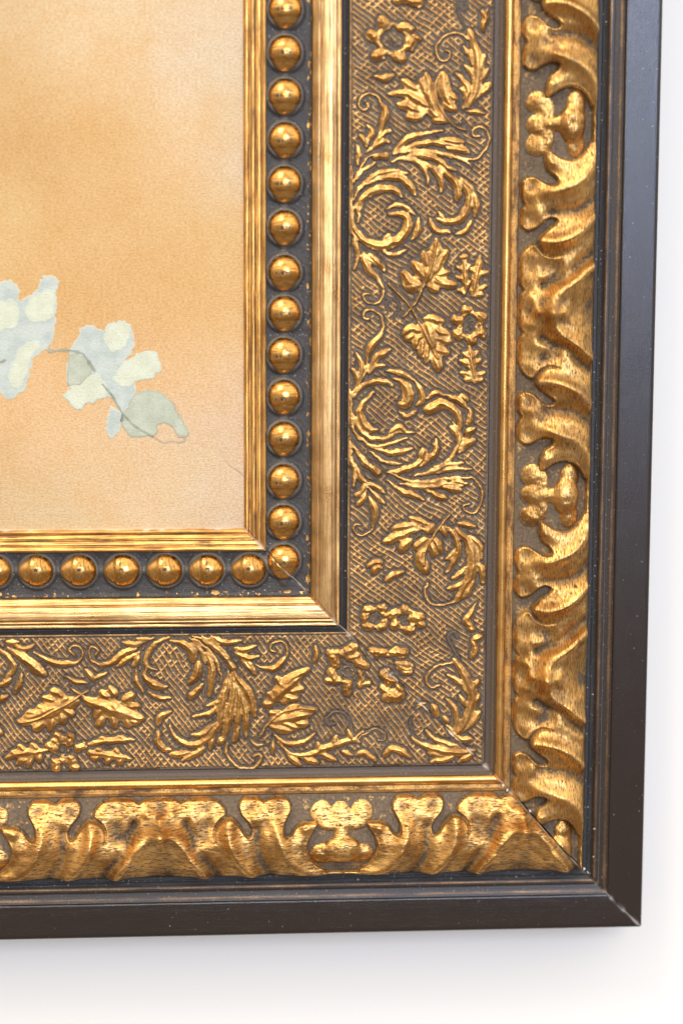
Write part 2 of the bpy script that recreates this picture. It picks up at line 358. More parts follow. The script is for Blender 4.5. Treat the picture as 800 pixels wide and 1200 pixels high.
# ------------------------------------------------------------------ painting
painting = empty('painting', W(140, 617, 2), label='aged tan paper painting with pale blue green leaves inside the gold frame', category='painting')
painting['org'] = list(painting.location)
def ppart(name, X, Y, H, attrs, mat, keep=None):
    o = sheet(name, X, Y, H, attrs, mat, None, keep); o.parent = painting; o.matrix_parent_inverse = Matrix.Translation(painting.location).inverted(); return o
tint_pts = [ # photo x, y, paper colour with the pale sheen at top right painted in
 (0,0,(0.700,0.541,0.336)), (120,0,(0.763,0.589,0.374)), (250,0,(0.764,0.626,0.464)),
 (0,90,(0.648,0.398,0.143)), (120,90,(0.755,0.530,0.287)), (240,80,(0.770,0.638,0.477)),
 (280,60,(0.679,0.612,0.503)), (0,190,(0.620,0.350,0.100)), (120,190,(0.691,0.411,0.133)),
 (220,180,(0.783,0.541,0.293)), (278,170,(0.686,0.583,0.457)), (0,280,(0.728,0.493,0.201)),
 (120,270,(0.686,0.408,0.142)), (240,280,(0.714,0.470,0.197)), (60,330,(0.688,0.395,0.125)),
 (150,350,(0.688,0.385,0.114)), (240,350,(0.715,0.441,0.159)), (0,480,(0.798,0.516,0.258)),
 (60,500,(0.759,0.496,0.256)), (220,420,(0.761,0.485,0.241)), (150,560,(0.758,0.562,0.361)),
 (0,560,(0.638,0.413,0.196)), (60,610,(0.672,0.522,0.320)), (230,560,(0.750,0.574,0.370)),
 (275,520,(0.711,0.556,0.452)), (275,600,(0.634,0.516,0.424)), (0,620,(0.685,0.511,0.297))]
def lin(c): c = np.asarray(c, float)/255; return np.where(c < 0.04045, c/12.92, ((c+0.055)/1.055)**2.4)
px_ = np.array([UP(a, b, 4) for a, b, _ in tint_pts]); pc_ = np.array([c for *_, c in tint_pts])
def tint_at(X, Y):
    Xw = X+(fbm(X, Y, 70, 4, 40)-0.5)*70; Yw = Y+(fbm(X, Y, 70, 4, 50)-0.5)*70
    d = (Xw[..., None]-px_[:, 0])**2+(Yw[..., None]-px_[:, 1])**2; wgt = np.exp(-d/(55**2))+1e-6/(d+1)
    c = (wgt[..., None]*pc_).sum(-2)/wgt.sum(-1)[..., None]
    return np.clip(c*0.66+np.array([0.205, 0.180, 0.118]), 0, 0.86)
xs, ys = np.arange(-220, 292, 4.0), np.arange(-220, 624, 4.0); X, Y = np.meshgrid(xs, ys)
ppart('paper', X, Y, 4+(fbm(X, Y, 120, 3, 8)-0.5)*1.0, {'tint': tint_at(X, Y), 'st': np.stack([X, Y, X*0], -1)/100.}, M['paper'])
def blob(name, pts, off, sc, mat, h, ragged=2.0, label=None, seed=1):
    P = np.array(pts.split(), float).reshape(-1, 2)/sc+np.array(off); xx, yy = UP(P[:, 0], P[:, 1], 4); P = np.stack([xx, yy], 1)
    L = catmull(np.vstack([P, P[:1]]), 1.5)
    x0, y0 = L.min(0)-4; x1, y1 = L.max(0)+4; X, Y = np.meshgrid(np.arange(x0, x1, 0.6), np.arange(y0, y1, 0.6))
    Xq = X+(fbm(X, Y, 7, 4, seed)-0.5)*ragged*5.0; Yq = Y+(fbm(X, Y, 7, 4, seed+9)-0.5)*ragged*5.0
    ins = np.zeros(X.shape, bool); j = len(L)-1
    for i in range(len(L)):
        (xi, yi), (xj, yj) = L[i], L[j]
        if yi != yj:
            c = ((yi > Yq) != (yj > Yq)) & (Xq < (xj-xi)*(Yq-yi)/(yj-yi)+xi); ins ^= c
        j = i
    b = blur(ins.astype(float), 3.2); f = blur(ins.astype(float), 0.8)
    H = 4.32+h*0.6+(fbm(X, Y, 120, 3, 8)-0.5)*1.0-1.2*sstep(0.5, 0.05, f)
    vk = f > 0.12; keep = vk[:-1, :-1] & vk[1:, :-1] & vk[1:, 1:] & vk[:-1, 1:]
    o = ppart(name, X, Y, H, {'st': np.stack([X, Y, X*0], -1)/100., 'edge': sstep(0.98, 0.55, b)}, M[mat], keep)
    if label: o['label'] = label
A4 = ((0, 300), 6.154); A5 = ((60, 360), 4.706)
blob('painted_leaf', '-60 200 0 195 50 175 125 225 132 310 170 320 290 215 300 160 350 135 400 148 435 190 415 300 405 450 395 600 330 680 240 750 190 940 120 1030 70 1036 0 1000 -60 960', *A4, 'paint_blue', 0.0, 1.6, 'pale blue grey leaf at the left edge', 21)
blob('painted_highlight', '-60 325 0 320 110 322 140 400 130 500 60 530 -60 530', *A4, 'paint_cream', 0.25, 1.4, None, 31)
blob('painted_highlight', '200 330 290 260 345 230 395 270 395 400 330 480 220 470 190 400', *A4, 'paint_cream', 0.25, 1.6, None, 32)
blob('painted_highlight', '190 620 290 620 300 680 230 740 190 880 120 960 60 900 90 760', *A4, 'paint_cream', 0.25, 2.0, None, 33)
blob('painted_leaf', '95 240 130 190 170 130 250 105 280 130 310 95 350 80 430 90 462 180 440 260 400 330 460 420 465 560 400 600 340 500 250 470 200 420 95 420', *A5, 'paint_blue', 0.0, 1.6, 'pale blue leaf beside the painted stem', 22)
blob('painted_highlight', '310 100 350 85 425 95 430 180 400 240 330 250 300 180', *A5, 'paint_cream', 0.25, 2.2, None, 34)
blob('painted_leaf', '330 400 380 330 470 260 500 250 570 245 597 310 560 390 470 412 400 440', *A5, 'paint_cream', 0.12, 1.8, 'small cream leaf pointing right', 23)
blob('painted_leaf', '95 430 180 380 260 370 300 430 300 500 200 530 140 560 85 510', *A5, 'paint_cream', 0.15, 2.4, 'cream green leaf below the painted stem', 24)
blob('painted_leaf', '95 250 165 270 230 350 200 390 100 440 90 340', *A5, 'paint_green', 0.2, 1.2, 'grey green leaf shading', 25)
blob('painted_leaf', '330 560 370 560 385 640 340 722 300 660', *A5, 'paint_blue', 0.1, 2.4, 'small pale blue leaf below the stem', 26)
blob('painted_leaf', '440 500 470 478 560 460 630 480 680 540 712 600 757 680 735 715 690 700 640 640 590 650 580 690 500 722 430 700 380 640 385 590 420 560', *A5, 'paint_green', 0.1, 1.4, 'grey green leaf at the tip of the painted sprig', 27)
def ink(name, pts, off, sc, w_, mat, h=0.5, var=0.4):
    P = np.array(pts.split(), float).reshape(-1, 2)/sc+np.array(off); xx, yy = UP(P[:, 0], P[:, 1], 4); P = np.stack([xx, yy], 1)
    L = catmull(P, 0.5); x0, y0 = L.min(0)-4; x1, y1 = L.max(0)+4; F = Field(x0, y0, x1, y1, 0.4, base=-9)
    for i, (x, y) in enumerate(L):
        r = w_*(0.6+var*2*(vnoise(np.array(x), np.array(y), 5.0, 4)-0.2)); F.dab(x, y, max(0.3, r), 0.25)
    vk = F.H > -0.1; keep = vk[:-1, :-1] & vk[1:, :-1] & vk[1:, 1:] & vk[:-1, 1:]
    ppart(name, F.X, F.Y, 4.22+h+(fbm(F.X, F.Y, 120, 3, 8)-0.5)*1.0+F.H*0.2, {'st': np.stack([F.X, F.Y, F.X*0], -1)/100., 'edge': F.X*0}, M[mat], keep)
ink('painted_stem', '-10 242 90 236 165 252 190 275 240 350', *A5, 1.5, 'paint_stem')
ink('painted_stem', '285 425 340 492 388 575 430 625 470 660 560 712', *A5, 1.2, 'paint_stem')
ink('painted_stem', '560 712 620 745 660 735 700 745 738 730 735 708 700 715', *A5, 0.8, 'pencil')
ink('painted_outline', '640 485 690 545 680 560 715 600 700 610 730 640', *A5, 0.5, 'pencil')
ink('pencil_line', '57 26 70 45 80 52 87 60', (200, 500), 1.0, 0.6, 'pencil')
ink('painted_stem', '-20 770 0 768 40 750', *A4, 1.4, 'paint_stem')

vy = [-139, -89, -39, 10.5, 61, 112, 163, 215, 266, 319, 367, 416, 465, 514, 564, 612, 658]
hx = [-156, -106, -56, -6, 43, 93, 144, 194, 243, 293]
BEADS = [('v', *UP(334.6-0.0035*y, y, 14)) for y in vy]+[('h', *UP(x, 670.5-0.006*x, 14)) for x in hx]
def collars(X, Y, H):
    """the glaze drawn up round each bead and the thread between them"""
    for sd, bx, by in BEADS:
        d = np.hypot(X-bx, Y-by); H = H+5.2*np.exp(-((np.maximum(d, 20.2)-20.2)/2.4)**2)
        a = (Y-by if sd == 'v' else bx-X); b_ = (X-bx if sd == 'v' else Y-by)
        H = H+2.6*np.exp(-((a-25)/5.5)**2)*np.exp(-(b_/5.5)**2)
    return H+(fbm(X, Y, 5, 3, 77)-0.5)*0.9
# ------------------------------------------------------------------ plain mouldings
def seq(side):
    strip('inner_lip', side, [(286,2),(286.2,7),(289,8.6),(291,8.3),(291.8,7.2),(292.6,9),(296,10.6),(298,10.3),(299,9.2),(300,10.6),(303,11.2),(305,11.0),(306,12.8),(309,13.8),(311,13),(311.9,9)], 'lip',
          gf=lambda T_, H, X, Y: 1-0.8*np.exp(-((T_-291.6)/0.8)**2)-0.8*np.exp(-((T_-299)/0.9)**2)-0.5*np.exp(-((T_-295)/1.2)**2)-0.45*np.exp(-((T_-302.5)/2.2)**2))
    ch = strip('bead_channel', side, [(311.9,9),(312.4,3.5),(320,2),(350,2),(360,2.6),(363.2,4),(363.7,8)], 'channel', 0.3, wob=0.4, dt=1.0, far=1.0, hf=collars, gf=lambda T_, H, X, Y: 0.3+0.55*sstep(3.2, 6.0, H)*0.4+0.75*sstep(0.62, 0.8, fbm(X, Y, 14, 2, 15))*np.exp(-((T_-360)/2.2)**2)+0.6*sstep(0.6, 0.75, fbm(X, Y, 3, 2, 16))*sstep(355, 360, T_))
    strip('middle_moulding', side, [(363.7,8),(364.6,11.5),(368,14),(370.5,15),(371.4,14.2),(372.4,14),(373.5,16.6),(378,17.7),(383,18.2),(387,18.2),(388.2,17.0),(389.3,16.8),(390.2,17.2),(391.6,16.4),(392.4,13.4),(393.2,12.8),(395.5,13.2),(397,12.4),(397.5,9)], 'mid',
          gf=lambda T_, H, X, Y: 1-0.6*np.exp(-((T_-372)/0.7)**2)-0.5*np.exp(-((T_-388.8)/0.8)**2)-0.95*np.exp(-((T_-392.6)/0.7)**2)-0.5*np.exp(-((T_-365)/0.8)**2))
    strip('dark_groove', side, [(397.5,9),(398,6.5),(400,5.4),(402,5.6),(403,7),(404,6),(405.4,7.4),(406.2,10)], 'groove', 0.3, wob=0.3)
    strip('cove', side, [(571,9.5),(572,8.2),(576,8.6),(580,10.4),(583,13)], 'cove', 0.4, wob=0.3)
    strip('gold_ridge', side, [(583,13)]+[(583+5*(1-math.cos(a)), 13.2+5.4*math.sin(a)) for a in np.linspace(0.15, math.pi-0.3, 10)]+[(593,13.6)], 'ridge', 1.0, dt=0.7)
    strip('stippled_fillet', side, [(593,13.6),(594,12.6),(598,13.4),(601,12.6),(602,11)], 'fillet', 0.54, wob=0.5)
    strip('outer_groove', side, [(692.6,3),(694,1.2),(697,1.0),(699,2.6),(701,1.2),(703,2.6)], 'blackgroove', 0.2, wob=0.5)
    strip('bronze_moulding', side, [(703,2.6),(705,4.0),(707,4.9),(710,4.9),(712,4.4),(716,5.2),(720,6.2),(722.6,7)], 'bronze', 0.5, wob=0.2,
          gf=lambda T_, H, X, Y: 0.36+0.28*np.exp(-((T_-707)/1.6)**2)+0.24*np.exp(-((T_-719)/2)**2))
    strip('black_rim', side, [(722.6,7),(723,9),(724,9.8),(735,10),(761,10),(763.5,9.4),(765.2,7.6),(766,4.5),(766.1,-20),(766.1,-84)], 'rim', dt=3, wob=0.05)
    return ch
channel = {s_: seq(s_) for s_ in 'vh'}

# ------------------------------------------------------------------ beads
def bead_mesh(nu=64, nv=56, at=None, seed=44):
    V = []; Gd = []; ST = []
    a = np.linspace(0, math.pi, nv); b = np.linspace(0, 2*math.pi, nu, endpoint=False)
    # lathe about the rail's axis (local -z = tail); the crease of the mould lies at a third
    prof_ = []
    for t in a:
        z, r = math.cos(t), math.sin(t)
        if z < -0.46: r = r*(0.93+0.05*(z+0.46)); z = -0.46+(z+0.46)*1.22
        elif z < -0.38: r *= 0.965
        prof_.append((r, z))
    for r, z in prof_:
        for q in b: V.append((r*math.cos(q)*19.2, r*math.sin(q)*19.2, z*19.6))
    V = np.array(V); hh = -V[:, 1]
    # settled into a soft collar of glaze towards the ground
    G = sstep(3.5, 9.5, hh)-0.25*sstep(-9, -16, V[:, 2])
    tick = 0.6*vnoise(V[:, 0]+50, V[:, 2]*0.22+9, 1.25, 44)+0.4*vnoise(V[:, 0]+90, V[:, 2]+9, 1.3, seed)  # ticks paint the camera's dark reflection onto the bead
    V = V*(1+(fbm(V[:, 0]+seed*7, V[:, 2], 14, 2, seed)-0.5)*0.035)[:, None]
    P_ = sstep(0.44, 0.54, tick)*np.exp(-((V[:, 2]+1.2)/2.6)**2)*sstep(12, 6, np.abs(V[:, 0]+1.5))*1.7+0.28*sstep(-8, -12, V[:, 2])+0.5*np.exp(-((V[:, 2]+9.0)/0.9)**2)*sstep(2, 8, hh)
    CH = G*0
    if at is not None:
        wx_, wy_ = at[0]+V[:, 0], at[1]-V[:, 2]; d = mitre_gap(wx_, wy_); CH = np.exp(-(d/0.8)**2)*sstep(-4, 6, wx_-at[0])*0.95; P_ = P_+np.exp(-(d/0.7)**2)*sstep(6, -4, wx_-at[0]); V = V*(1-0.045*np.exp(-(d/0.9)**2))[:, None]
    ids = np.arange(nv*nu).reshape(nv, nu)
    Q = np.array([(ids[i, j], ids[i+1, j], ids[i+1, (j+1) % nu], ids[i, (j+1) % nu]) for i in range(nv-1) for j in range(nu)])
    return mesh_arrays('bead', V*S, Q, {'gild': G, 'st': np.stack([V[:, 0]+seed*3, V[:, 2], V[:, 1]], 1)/30., 'chalk': CH, 'patina_shade': P_})
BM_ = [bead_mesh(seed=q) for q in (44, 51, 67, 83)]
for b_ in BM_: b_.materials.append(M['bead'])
CORNER = [b for b in BEADS if b[0] == 'v'][-1]
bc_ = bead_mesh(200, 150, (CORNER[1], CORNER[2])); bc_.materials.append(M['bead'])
for sd, X_, Y_ in BEADS:
    cut = (X_, Y_) == (CORNER[1], CORNER[2])
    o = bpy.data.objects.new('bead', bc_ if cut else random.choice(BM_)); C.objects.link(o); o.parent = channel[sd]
    if cut: o['label'] = 'corner bead cut through by the mitre joint'
    o.location = W(X_, Y_, 2.5); o.rotation_euler = (random.uniform(-.06, .06), (0 if sd == 'v' else math.pi/2)+random.uniform(-.05, .05), random.uniform(-.05, .05))
    if cut: o.rotation_euler = (0, 0, 0)
    k_ = 1+random.uniform(-.015, .015); o.scale = (k_*1.03, k_*0.97, k_*1.06)

# ------------------------------------------------------------------ relief motifs of the wide band
# every stroke: profile letter, half width, then points in the picture of one 200 px square (4x), origin given per motif
MO = []
def motif(name, off, txt, label=None): MO.append((name, off, txt, label))
T_, B_, C_, D_, E_, F_, G_, H_ = (400,0), (400,120), (400,270), (400,420), (400,600), (400,740), (200,730), (0,730)
motif('flower', T_, '''c 8.3 195 100 205 112; c 8.3 140 165 158 175; c 7.6 165 262 182 255; c 8.0 262 258 280 268; c 8.0 318 215 335 195; c 7.4 285 128 318 136; c 5 345 178 355 182; c 3.4 200 130 175 180 195 235 250 250 300 215 300 150 250 120 200 130;
c 1.0 262 190 255 208 240 212 226 200 226 180 240 168 256 174 262 190''')
motif('petal', T_, 'b 6 155 355 190 368 245 355')
motif('flower', T_, 'c 7 265 3 300 -2; c 7 325 8 368 12; c 6 290 -30 340 -40; c 6 360 -30 375 -10', None)
motif('vine_leaf', T_, '''b 9.5 400 345 408 420 432 500 462 568; b 9 472 340 478 400 500 470 522 505; b 5 450 375 510 385; b 6.5 480 430 540 470; b 6 480 490 540 515; l 8 215 440 290 438 360 468 410 505; f 6.5 280 375 322 402 372 440; f 7 265 490 320 502 390 525;
f 6 305 545 350 552 395 528; c 6 440 562 480 566; b 7 372 370 395 440; c 2.3 458 350 438 405 452 480 492 550 540 595 582 612; c 1.7 565 612 585 600 578 572; c 6 420 520 440 545''')
motif('acanthus_spray', T_, '''c 5 598 150 600 160; b 8.5 598 140 622 215 637 290 640 360 622 440 595 502; b 4.5 570 215 600 260 622 315; b 4.5 575 300 608 340 625 395; b 5 668 250 655 300 640 345; b 5 688 318 665 360 640 400; f 6 698 388 665 425 625 465;
b 5.5 536 345 570 372 592 420 582 475 570 512; b 4 560 410 585 440; c 1.9 600 190 560 160 505 163 458 195 444 245 470 285 503 270 505 240 482 236''')
motif('petal', T_, 'b 6 665 45 672 90 660 145; b 3 690 35 680 60')
motif('tendril', T_, 'c 1.7 578 135 556 80 540 30 562 -10; c 1.7 545 0 578 8 588 38 565 46')
motif('petal', T_, 'l 4.5 578 518 620 525 672 532')
motif('tendril_leaf', T_, 'f 6 188 480 205 530 188 590 168 650; c 2.1 192 500 172 455 130 440 92 455 80 492 102 515 125 503 122 482')
motif('acanthus_scroll', B_, '''b 5 122 108 142 140 125 182; b 5 88 150 110 182 118 212; f 5 238 130 202 145 170 175 128 224; f 5 228 183 180 190 145 212 116 240; b 4.5 68 200 85 240 74 292;
c 2.1 58 375 80 320 120 265 162 245; c 6.5 165 258 205 248; b 3.2 72 362 100 320 165 285;
f 5.5 240 238 290 185 350 155 420 140 478 132; b 5 260 228 340 202 420 190 500 195 585 215; b 6.5 470 178 520 180 575 188; b 5.5 490 212 560 222 595 235; l 4 240 245 340 227 430 232 500 250 570 268 610 305; c 2.4 500 248 570 264 632 262 670 230 690 180 680 132 645 112 614 130 618 160 645 157; l 5 232 280 330 250 430 262 500 302 542 322;
l 4.5 230 276 300 265 370 290 400 340 405 388; b 5.5 380 280 440 320 468 370 466 425; l 7 455 300 510 350 545 400 540 465; b 6.5 560 365 592 430 590 490 555 545 500 560 448 545; b 4.5 558 348 600 400 618 445; b 6 620 425 632 480 625 535; b 5.5 412 545 440 595 510 612; b 5 608 555 580 602 538 618; b 4 455 510 480 560;
b 4.5 78 400 150 345 230 320 310 335; l 6.5 150 360 230 350 300 370 348 435; b 3.5 58 462 90 400 140 370 200 365; l 7 80 565 82 500 112 440 180 408 240 410 285 445;
b 3.8 212 500 250 480 300 490 348 532; l 8 70 480 48 520 60 590 110 650 180 672 250 652 300 605 312 555 290 525 225 520; c 2.6 45 300 48 400 45 500 60 590 110 648; b 4 192 652 220 625 232 640; b 5 362 540 356 600 328 648; b 4 195 700 250 712 300 692;
b 4.5 50 585 65 660 76 720 58 785; b 4 103 700 130 740 195 778; f 6 100 710 120 780 160 815 188 865; b 5.5 130 710 170 755 208 790; c 2 165 810 195 870 188 920 145 945 108 925 105 898 132 900''')
motif('vine_leaf', C_, '''b 10 440 45 440 120 428 195; b 7.5 492 95 465 140 440 205; b 6.5 500 195 450 215; b 8 495 250 440 225; f 7.5 535 258 480 252 415 230; b 9 292 195 315 240 368 262; b 8 335 148 360 190 392 225; b 7.5 385 98 402 150 415 195; b 9 305 262 355 262; b 11 420 150 398 235; b 6 450 290 410 255;
c 2.4 290 408 340 348 380 272 408 205 430 125 440 60''')
motif('vine_leaf', C_, '''b 11 400 435 432 550; b 7 390 408 430 412 462 440; b 6 430 425 480 430; b 7 440 460 500 495; b 7 440 505 510 520; b 7 445 560 500 572; b 8 440 575 458 660; b 7.5 285 492 325 462 375 472; b 6.5 345 555 355 510 385 490; b 6 372 595 378 540 395 510; b 5.5 400 620 402 560 410 530; b 6 300 510 340 490;
c 2.6 222 250 270 300 330 370 372 442 412 530 450 600''')
motif('tendril', C_, 'c 1.7 240 415 266 380 265 342 235 322 212 345 215 375 236 372')
motif('flower', C_, '''c 6.6 580 372 594 378; c 6.6 650 402 660 410; c 6.4 536 418 552 428; c 6.6 538 488 552 492; c 6.6 604 514 608 524; c 6.6 652 482 660 490; c 3.6 582 388 560 425 556 465 570 495 605 508 640 490 648 455 640 412 615 390 582 388;
c 1.2 630 460 622 482 608 494 592 482 588 455 600 430 612 424 626 440 630 460''')
motif('oak_leaf', C_, 'b 5 570 112 576 200 575 305; b 4 535 165 572 190; b 4 600 160 574 205; b 4 532 215 572 240; b 4 538 275 572 290; b 4 602 235 576 260; b 5 560 120 590 130')
motif('oak_leaf', C_, 'b 6.5 652 118 632 200 612 310; b 4.5 606 175 630 205; b 4.5 688 190 640 215; b 4 604 225 625 245; b 4.5 684 255 638 280; b 4.5 668 300 628 305; b 4 598 270 615 290')
motif('oak_leaf', C_, 'b 5 600 540 610 620 626 720; b 4.5 570 572 604 605; b 4.5 640 562 612 600; b 4.5 552 612 604 635; b 4.5 655 605 618 635; b 4.5 558 665 608 680; b 4.5 575 700 615 695; b 4.5 672 665 625 680; b 4.5 660 700 625 705')
motif('tendril_leaf', D_, 'l 6.5 198 -150 176 -100 142 -60 122 -5; c 2.3 130 -182 104 -190 108 -222 148 -226 185 -198 196 -155')
motif('acanthus_scroll', D_, '''b 5 73 -25 95 20 92 60 74 112; b 5 54 48 72 90 74 142; f 5.5 228 -42 172 -10 140 30 122 64; f 4.5 205 32 160 40 128 74; c 2.1 125 -12 118 50 90 110 58 155 45 205;
b 4 212 58 280 68 330 95 348 108; l 5.5 60 182 90 140 150 110 210 108 242 128; l 9 245 92 290 118 314 165 302 215 272 215; b 5 343 108 375 150 376 200 350 228; b 4.2 272 248 310 272 348 248; l 7 152 158 110 200 88 250 100 300 132 335 168 338; c 2.6 42 150 44 260 56 330 82 382;
b 4.2 45 240 78 320 130 370 200 376 265 345 345 350; b 6 225 352 270 325 300 345; b 3.6 70 350 120 400 180 412 240 398 310 372; l 5 118 398 190 435 260 442 335 422; b 3.6 130 430 190 480 285 497; l 4.5 48 395 80 460 130 510 175 535; c 6.5 150 520 172 538; b 3.2 75 430 120 495;
b 3.8 38 370 44 470 60 540 54 605; b 5.2 60 500 88 560 122 592; b 5 115 575 100 625 62 642; f 5 70 690 105 655 118 600; f 4.5 204 682 160 642 120 600; b 4.5 205 630 160 600 125 585;
s 9 412 238 470 212 522 235 552 290 550 362; b 4.2 520 300 560 370 530 440 485 490 438 508; b 5 402 188 440 165 482 176; b 5.5 488 172 550 195 592 238; b 5 600 238 604 280 588 315; b 5.5 508 318 535 350 552 395; f 5.5 624 325 592 350 578 388; f 5.5 628 378 590 398 552 448; b 5 560 170 590 200;
b 5.5 218 538 300 520 362 490 402 438; b 6 368 480 385 440 376 470; b 5.5 442 382 442 430 412 470 368 505; b 4.5 340 552 430 530 500 500 575 488; b 4.5 440 542 520 518 612 520; b 3.6 228 540 320 575 420 580 520 560 610 560; f 5.5 388 662 340 645 280 620 212 570; b 4.5 275 588 350 600 430 600 500 588 565 600; f 5.5 495 660 440 640 388 618; b 5.5 462 598 520 612 562 618; b 4.5 515 573 590 588; c 2.1 555 558 618 568 655 610 657 670 622 727 583 722 573 695 600 684''')
motif('tendril_leaf', D_, 'b 6 130 652 155 710 150 785; c 2 154 745 148 800 112 826 75 825 56 800 64 780 86 782')
motif('vine_leaf', E_, '''l 9 395 165 372 215 400 285; b 5.5 318 28 370 42 412 62; f 6.5 235 82 300 68 360 65; f 7.5 195 145 250 120 310 96 375 78; f 7.5 278 185 302 150 335 128; b 6 340 175 365 150 400 128; b 6.5 425 125 450 150 462 195; b 6.5 415 140 430 180 428 212; b 5 470 60 490 115; b 6 390 100 430 60;
c 2.6 508 12 460 70 420 130 390 190 384 250''')
motif('petal', E_, 'b 5 540 52 590 58 628 72')
motif('acanthus_spray', E_, '''b 5.5 488 68 530 110 546 180 520 240 488 288; b 4 545 165 512 208 488 222; b 9 535 75 592 140 612 220 602 300 560 380 538 418; b 5 600 112 640 150 658 222; b 5.5 612 225 655 270 662 335; b 4 612 175 645 245; b 5 582 260 545 300 512 315; b 5 585 325 540 350 498 360; b 5 625 295 600 360 568 405; c 2.3 552 415 490 435 430 435 395 405 388 365 405 338''')
motif('petal', E_, 'b 6 122 262 160 235 190 240; b 6.5 145 290 168 258; b 5 150 262 192 262')
motif('petal', E_, 'b 6 205 322 240 295 292 282')
motif('petal', E_, 'l 6.5 630 425 605 470 588 510 618 550; b 6 595 540 618 555')
motif('petal', E_, 'b 6 655 582 612 602; b 6 608 600 622 640 612 688')
motif('flower', E_, 'c 6.2 118 462 132 458; c 6.2 180 450 194 448; c 5.0 108 490 110 500; c 6.4 118 532 130 540; c 6.4 184 544 196 538; c 5.4 214 490 222 486; c 2.8 125 470 115 510 140 535 190 530 205 490 170 458 125 470; c 1.2 168 500 150 515 138 500 150 482 168 500')
motif('flower', E_, 'c 6.4 240 480 252 474; c 6.0 288 460 302 456; c 6.2 244 535 256 530; c 6.8 308 550 324 556; c 9.5 342 492 356 498; c 6 366 520 372 528; c 3 250 480 245 520 290 545 330 530 330 470 290 460 250 480; c 1.2 302 505 285 520 272 505 285 488 302 505; c 4 225 500 240 490')
motif('tendril', E_, 'c 2 552 685 520 640 498 600 510 570 536 568 542 592')
PF = (370, 740)  # 6.667x square
motif('flower', PF, '''@ 6.667 c 7 120 165 205 170; c 7.5 130 200 150 250; c 7 240 150 290 130; c 6.5 270 200 330 190; c 7 330 240 385 260; c 7 120 320 150 380; c 6 90 390 170 380; c 5 232 400 245 490; c 5 255 400 250 480; c 4 345 320 360 390; c 3.5 370 410 420 400; b 4 330 400 350 440; c 1.5 292 330 270 352 230 350 205 325 210 295 245 282 280 295 292 330; b 3 120 160 120 230''')
motif('bud', PF, '@ 6.667 c 6.5 440 160 540 165; b 5 430 150 470 200; c 3 540 190 600 190')
motif('bud', PF, '@ 6.667 c 6.5 600 170 700 165; b 5 630 130 650 200; b 3 650 215 720 190')
motif('bud', PF, '@ 6.667 b 4.5 630 258 760 262; b 4.5 625 295 760 290; b 5 680 310 740 330')
motif('bud', PF, '@ 6.667 c 11 570 505 640 505; c 5 520 440 545 470; c 5 640 445 660 470; c 5 520 320 560 400; c 6 560 370 610 390; c 1.6 635 435 600 455 565 435 600 412 635 435; c 4 525 325 560 310')
motif('acanthus_spray', F_, '''c 2.6 520 150 460 160 415 190 400 232 425 265 458 252; b 8.5 530 132 580 210 612 290 602 370 570 440 538 485; b 4.5 495 198 550 235 592 285; f 5.5 640 225 612 285; f 5.5 645 300 612 350; f 6 645 375 610 432 575 470; b 5 552 298 580 350; b 5 488 318 530 360 542 420 520 475; b 6 428 340 450 400; b 5 480 400 500 425''')
motif('acanthus_spray', F_, '''l 7.5 330 498 400 540 480 562 560 565 625 560; b 5 395 465 440 510 520 532 560 545; b 6 540 505 612 508; b 5.5 548 615 600 580 625 565; b 5.5 420 612 480 600 545 575; b 5 405 570 470 585; b 5 490 440 530 480 570 515''')
motif('tendril', F_, 'b 3.5 342 372 380 352 412 382; b 4 355 350 400 335; c 1.8 330 395 322 445 345 485')
motif('tendril', F_, 'c 2.4 60 522 110 480 160 460 200 480 196 510 170 508')
motif('petal', F_, 'b 5.5 58 580 110 572 165 605')
motif('petal', F_, 'b 7 198 582 250 550 325 592')
motif('tendril_leaf', G_, 'l 5.5 400 200 450 215 500 205 540 160; c 2.2 500 205 540 162 547 120 520 88 480 95 465 125 490 140')
motif('acanthus_scroll', G_, '''b 5 298 118 350 128 400 108; b 5.5 302 138 360 162 418 155; f 5 392 242 360 205 325 158; b 4.5 400 240 370 195 350 180; b 5 185 68 260 92 335 80;
l 4.5 100 62 170 90 220 130 280 190 302 215; c 6 285 195 298 212; b 3 85 68 160 112 215 180 240 285; b 3 140 60 210 100 280 170; l 7 -5 88 60 98 102 130 106 185; b 4.2 98 90 140 130 162 195; b 8 132 185 122 240 88 282; b 6 168 135 195 220 188 290 182 345; f 6 88 355 110 328 152 285;
b 5 272 225 256 320 222 370 168 390; b 4.5 234 368 190 422 105 442; l 6.5 -5 485 30 540 90 572 150 560 200 512 242 440; b 6 98 530 150 520 205 478;
b 6.5 262 270 240 400 225 508; b 6.5 290 238 292 340 272 450 238 565; b 8 298 238 342 300 372 350 392 435; b 5.5 288 250 320 350 312 460 288 562; b 5.5 330 330 352 420 350 535; b 5 320 470 300 560; c 2.6 262 570 262 620 310 672 380 682 422 652 416 618 385 622; b 5.5 -5 620 50 615 92 608; b 5 55 645 120 610 160 585; b 5 198 532 185 595; b 5 220 560 250 545''')
motif('tendril', G_, 'b 4 368 538 400 572 445 570')
motif('petal', G_, 'b 4 480 548 482 625')
motif('vine_leaf', G_, 'b 12 600 260 530 310 470 365; b 9 645 218 570 260 520 305 465 375; b 6.5 495 255 530 310; b 6.5 620 305 550 325; b 6.5 455 330 485 365; b 6 600 355 530 350; b 6 430 380 480 380; b 5 560 340 520 380')
motif('vine_leaf', G_, 'b 11 470 460 560 445 650 430; b 8 600 388 530 430; b 7 640 440 560 445; b 7 645 470 580 470; b 7.5 470 490 560 505; b 7 520 470 600 490; b 7 465 420 510 430; b 7 680 410 600 415; c 2.4 418 535 460 470 520 420 600 400 675 405')
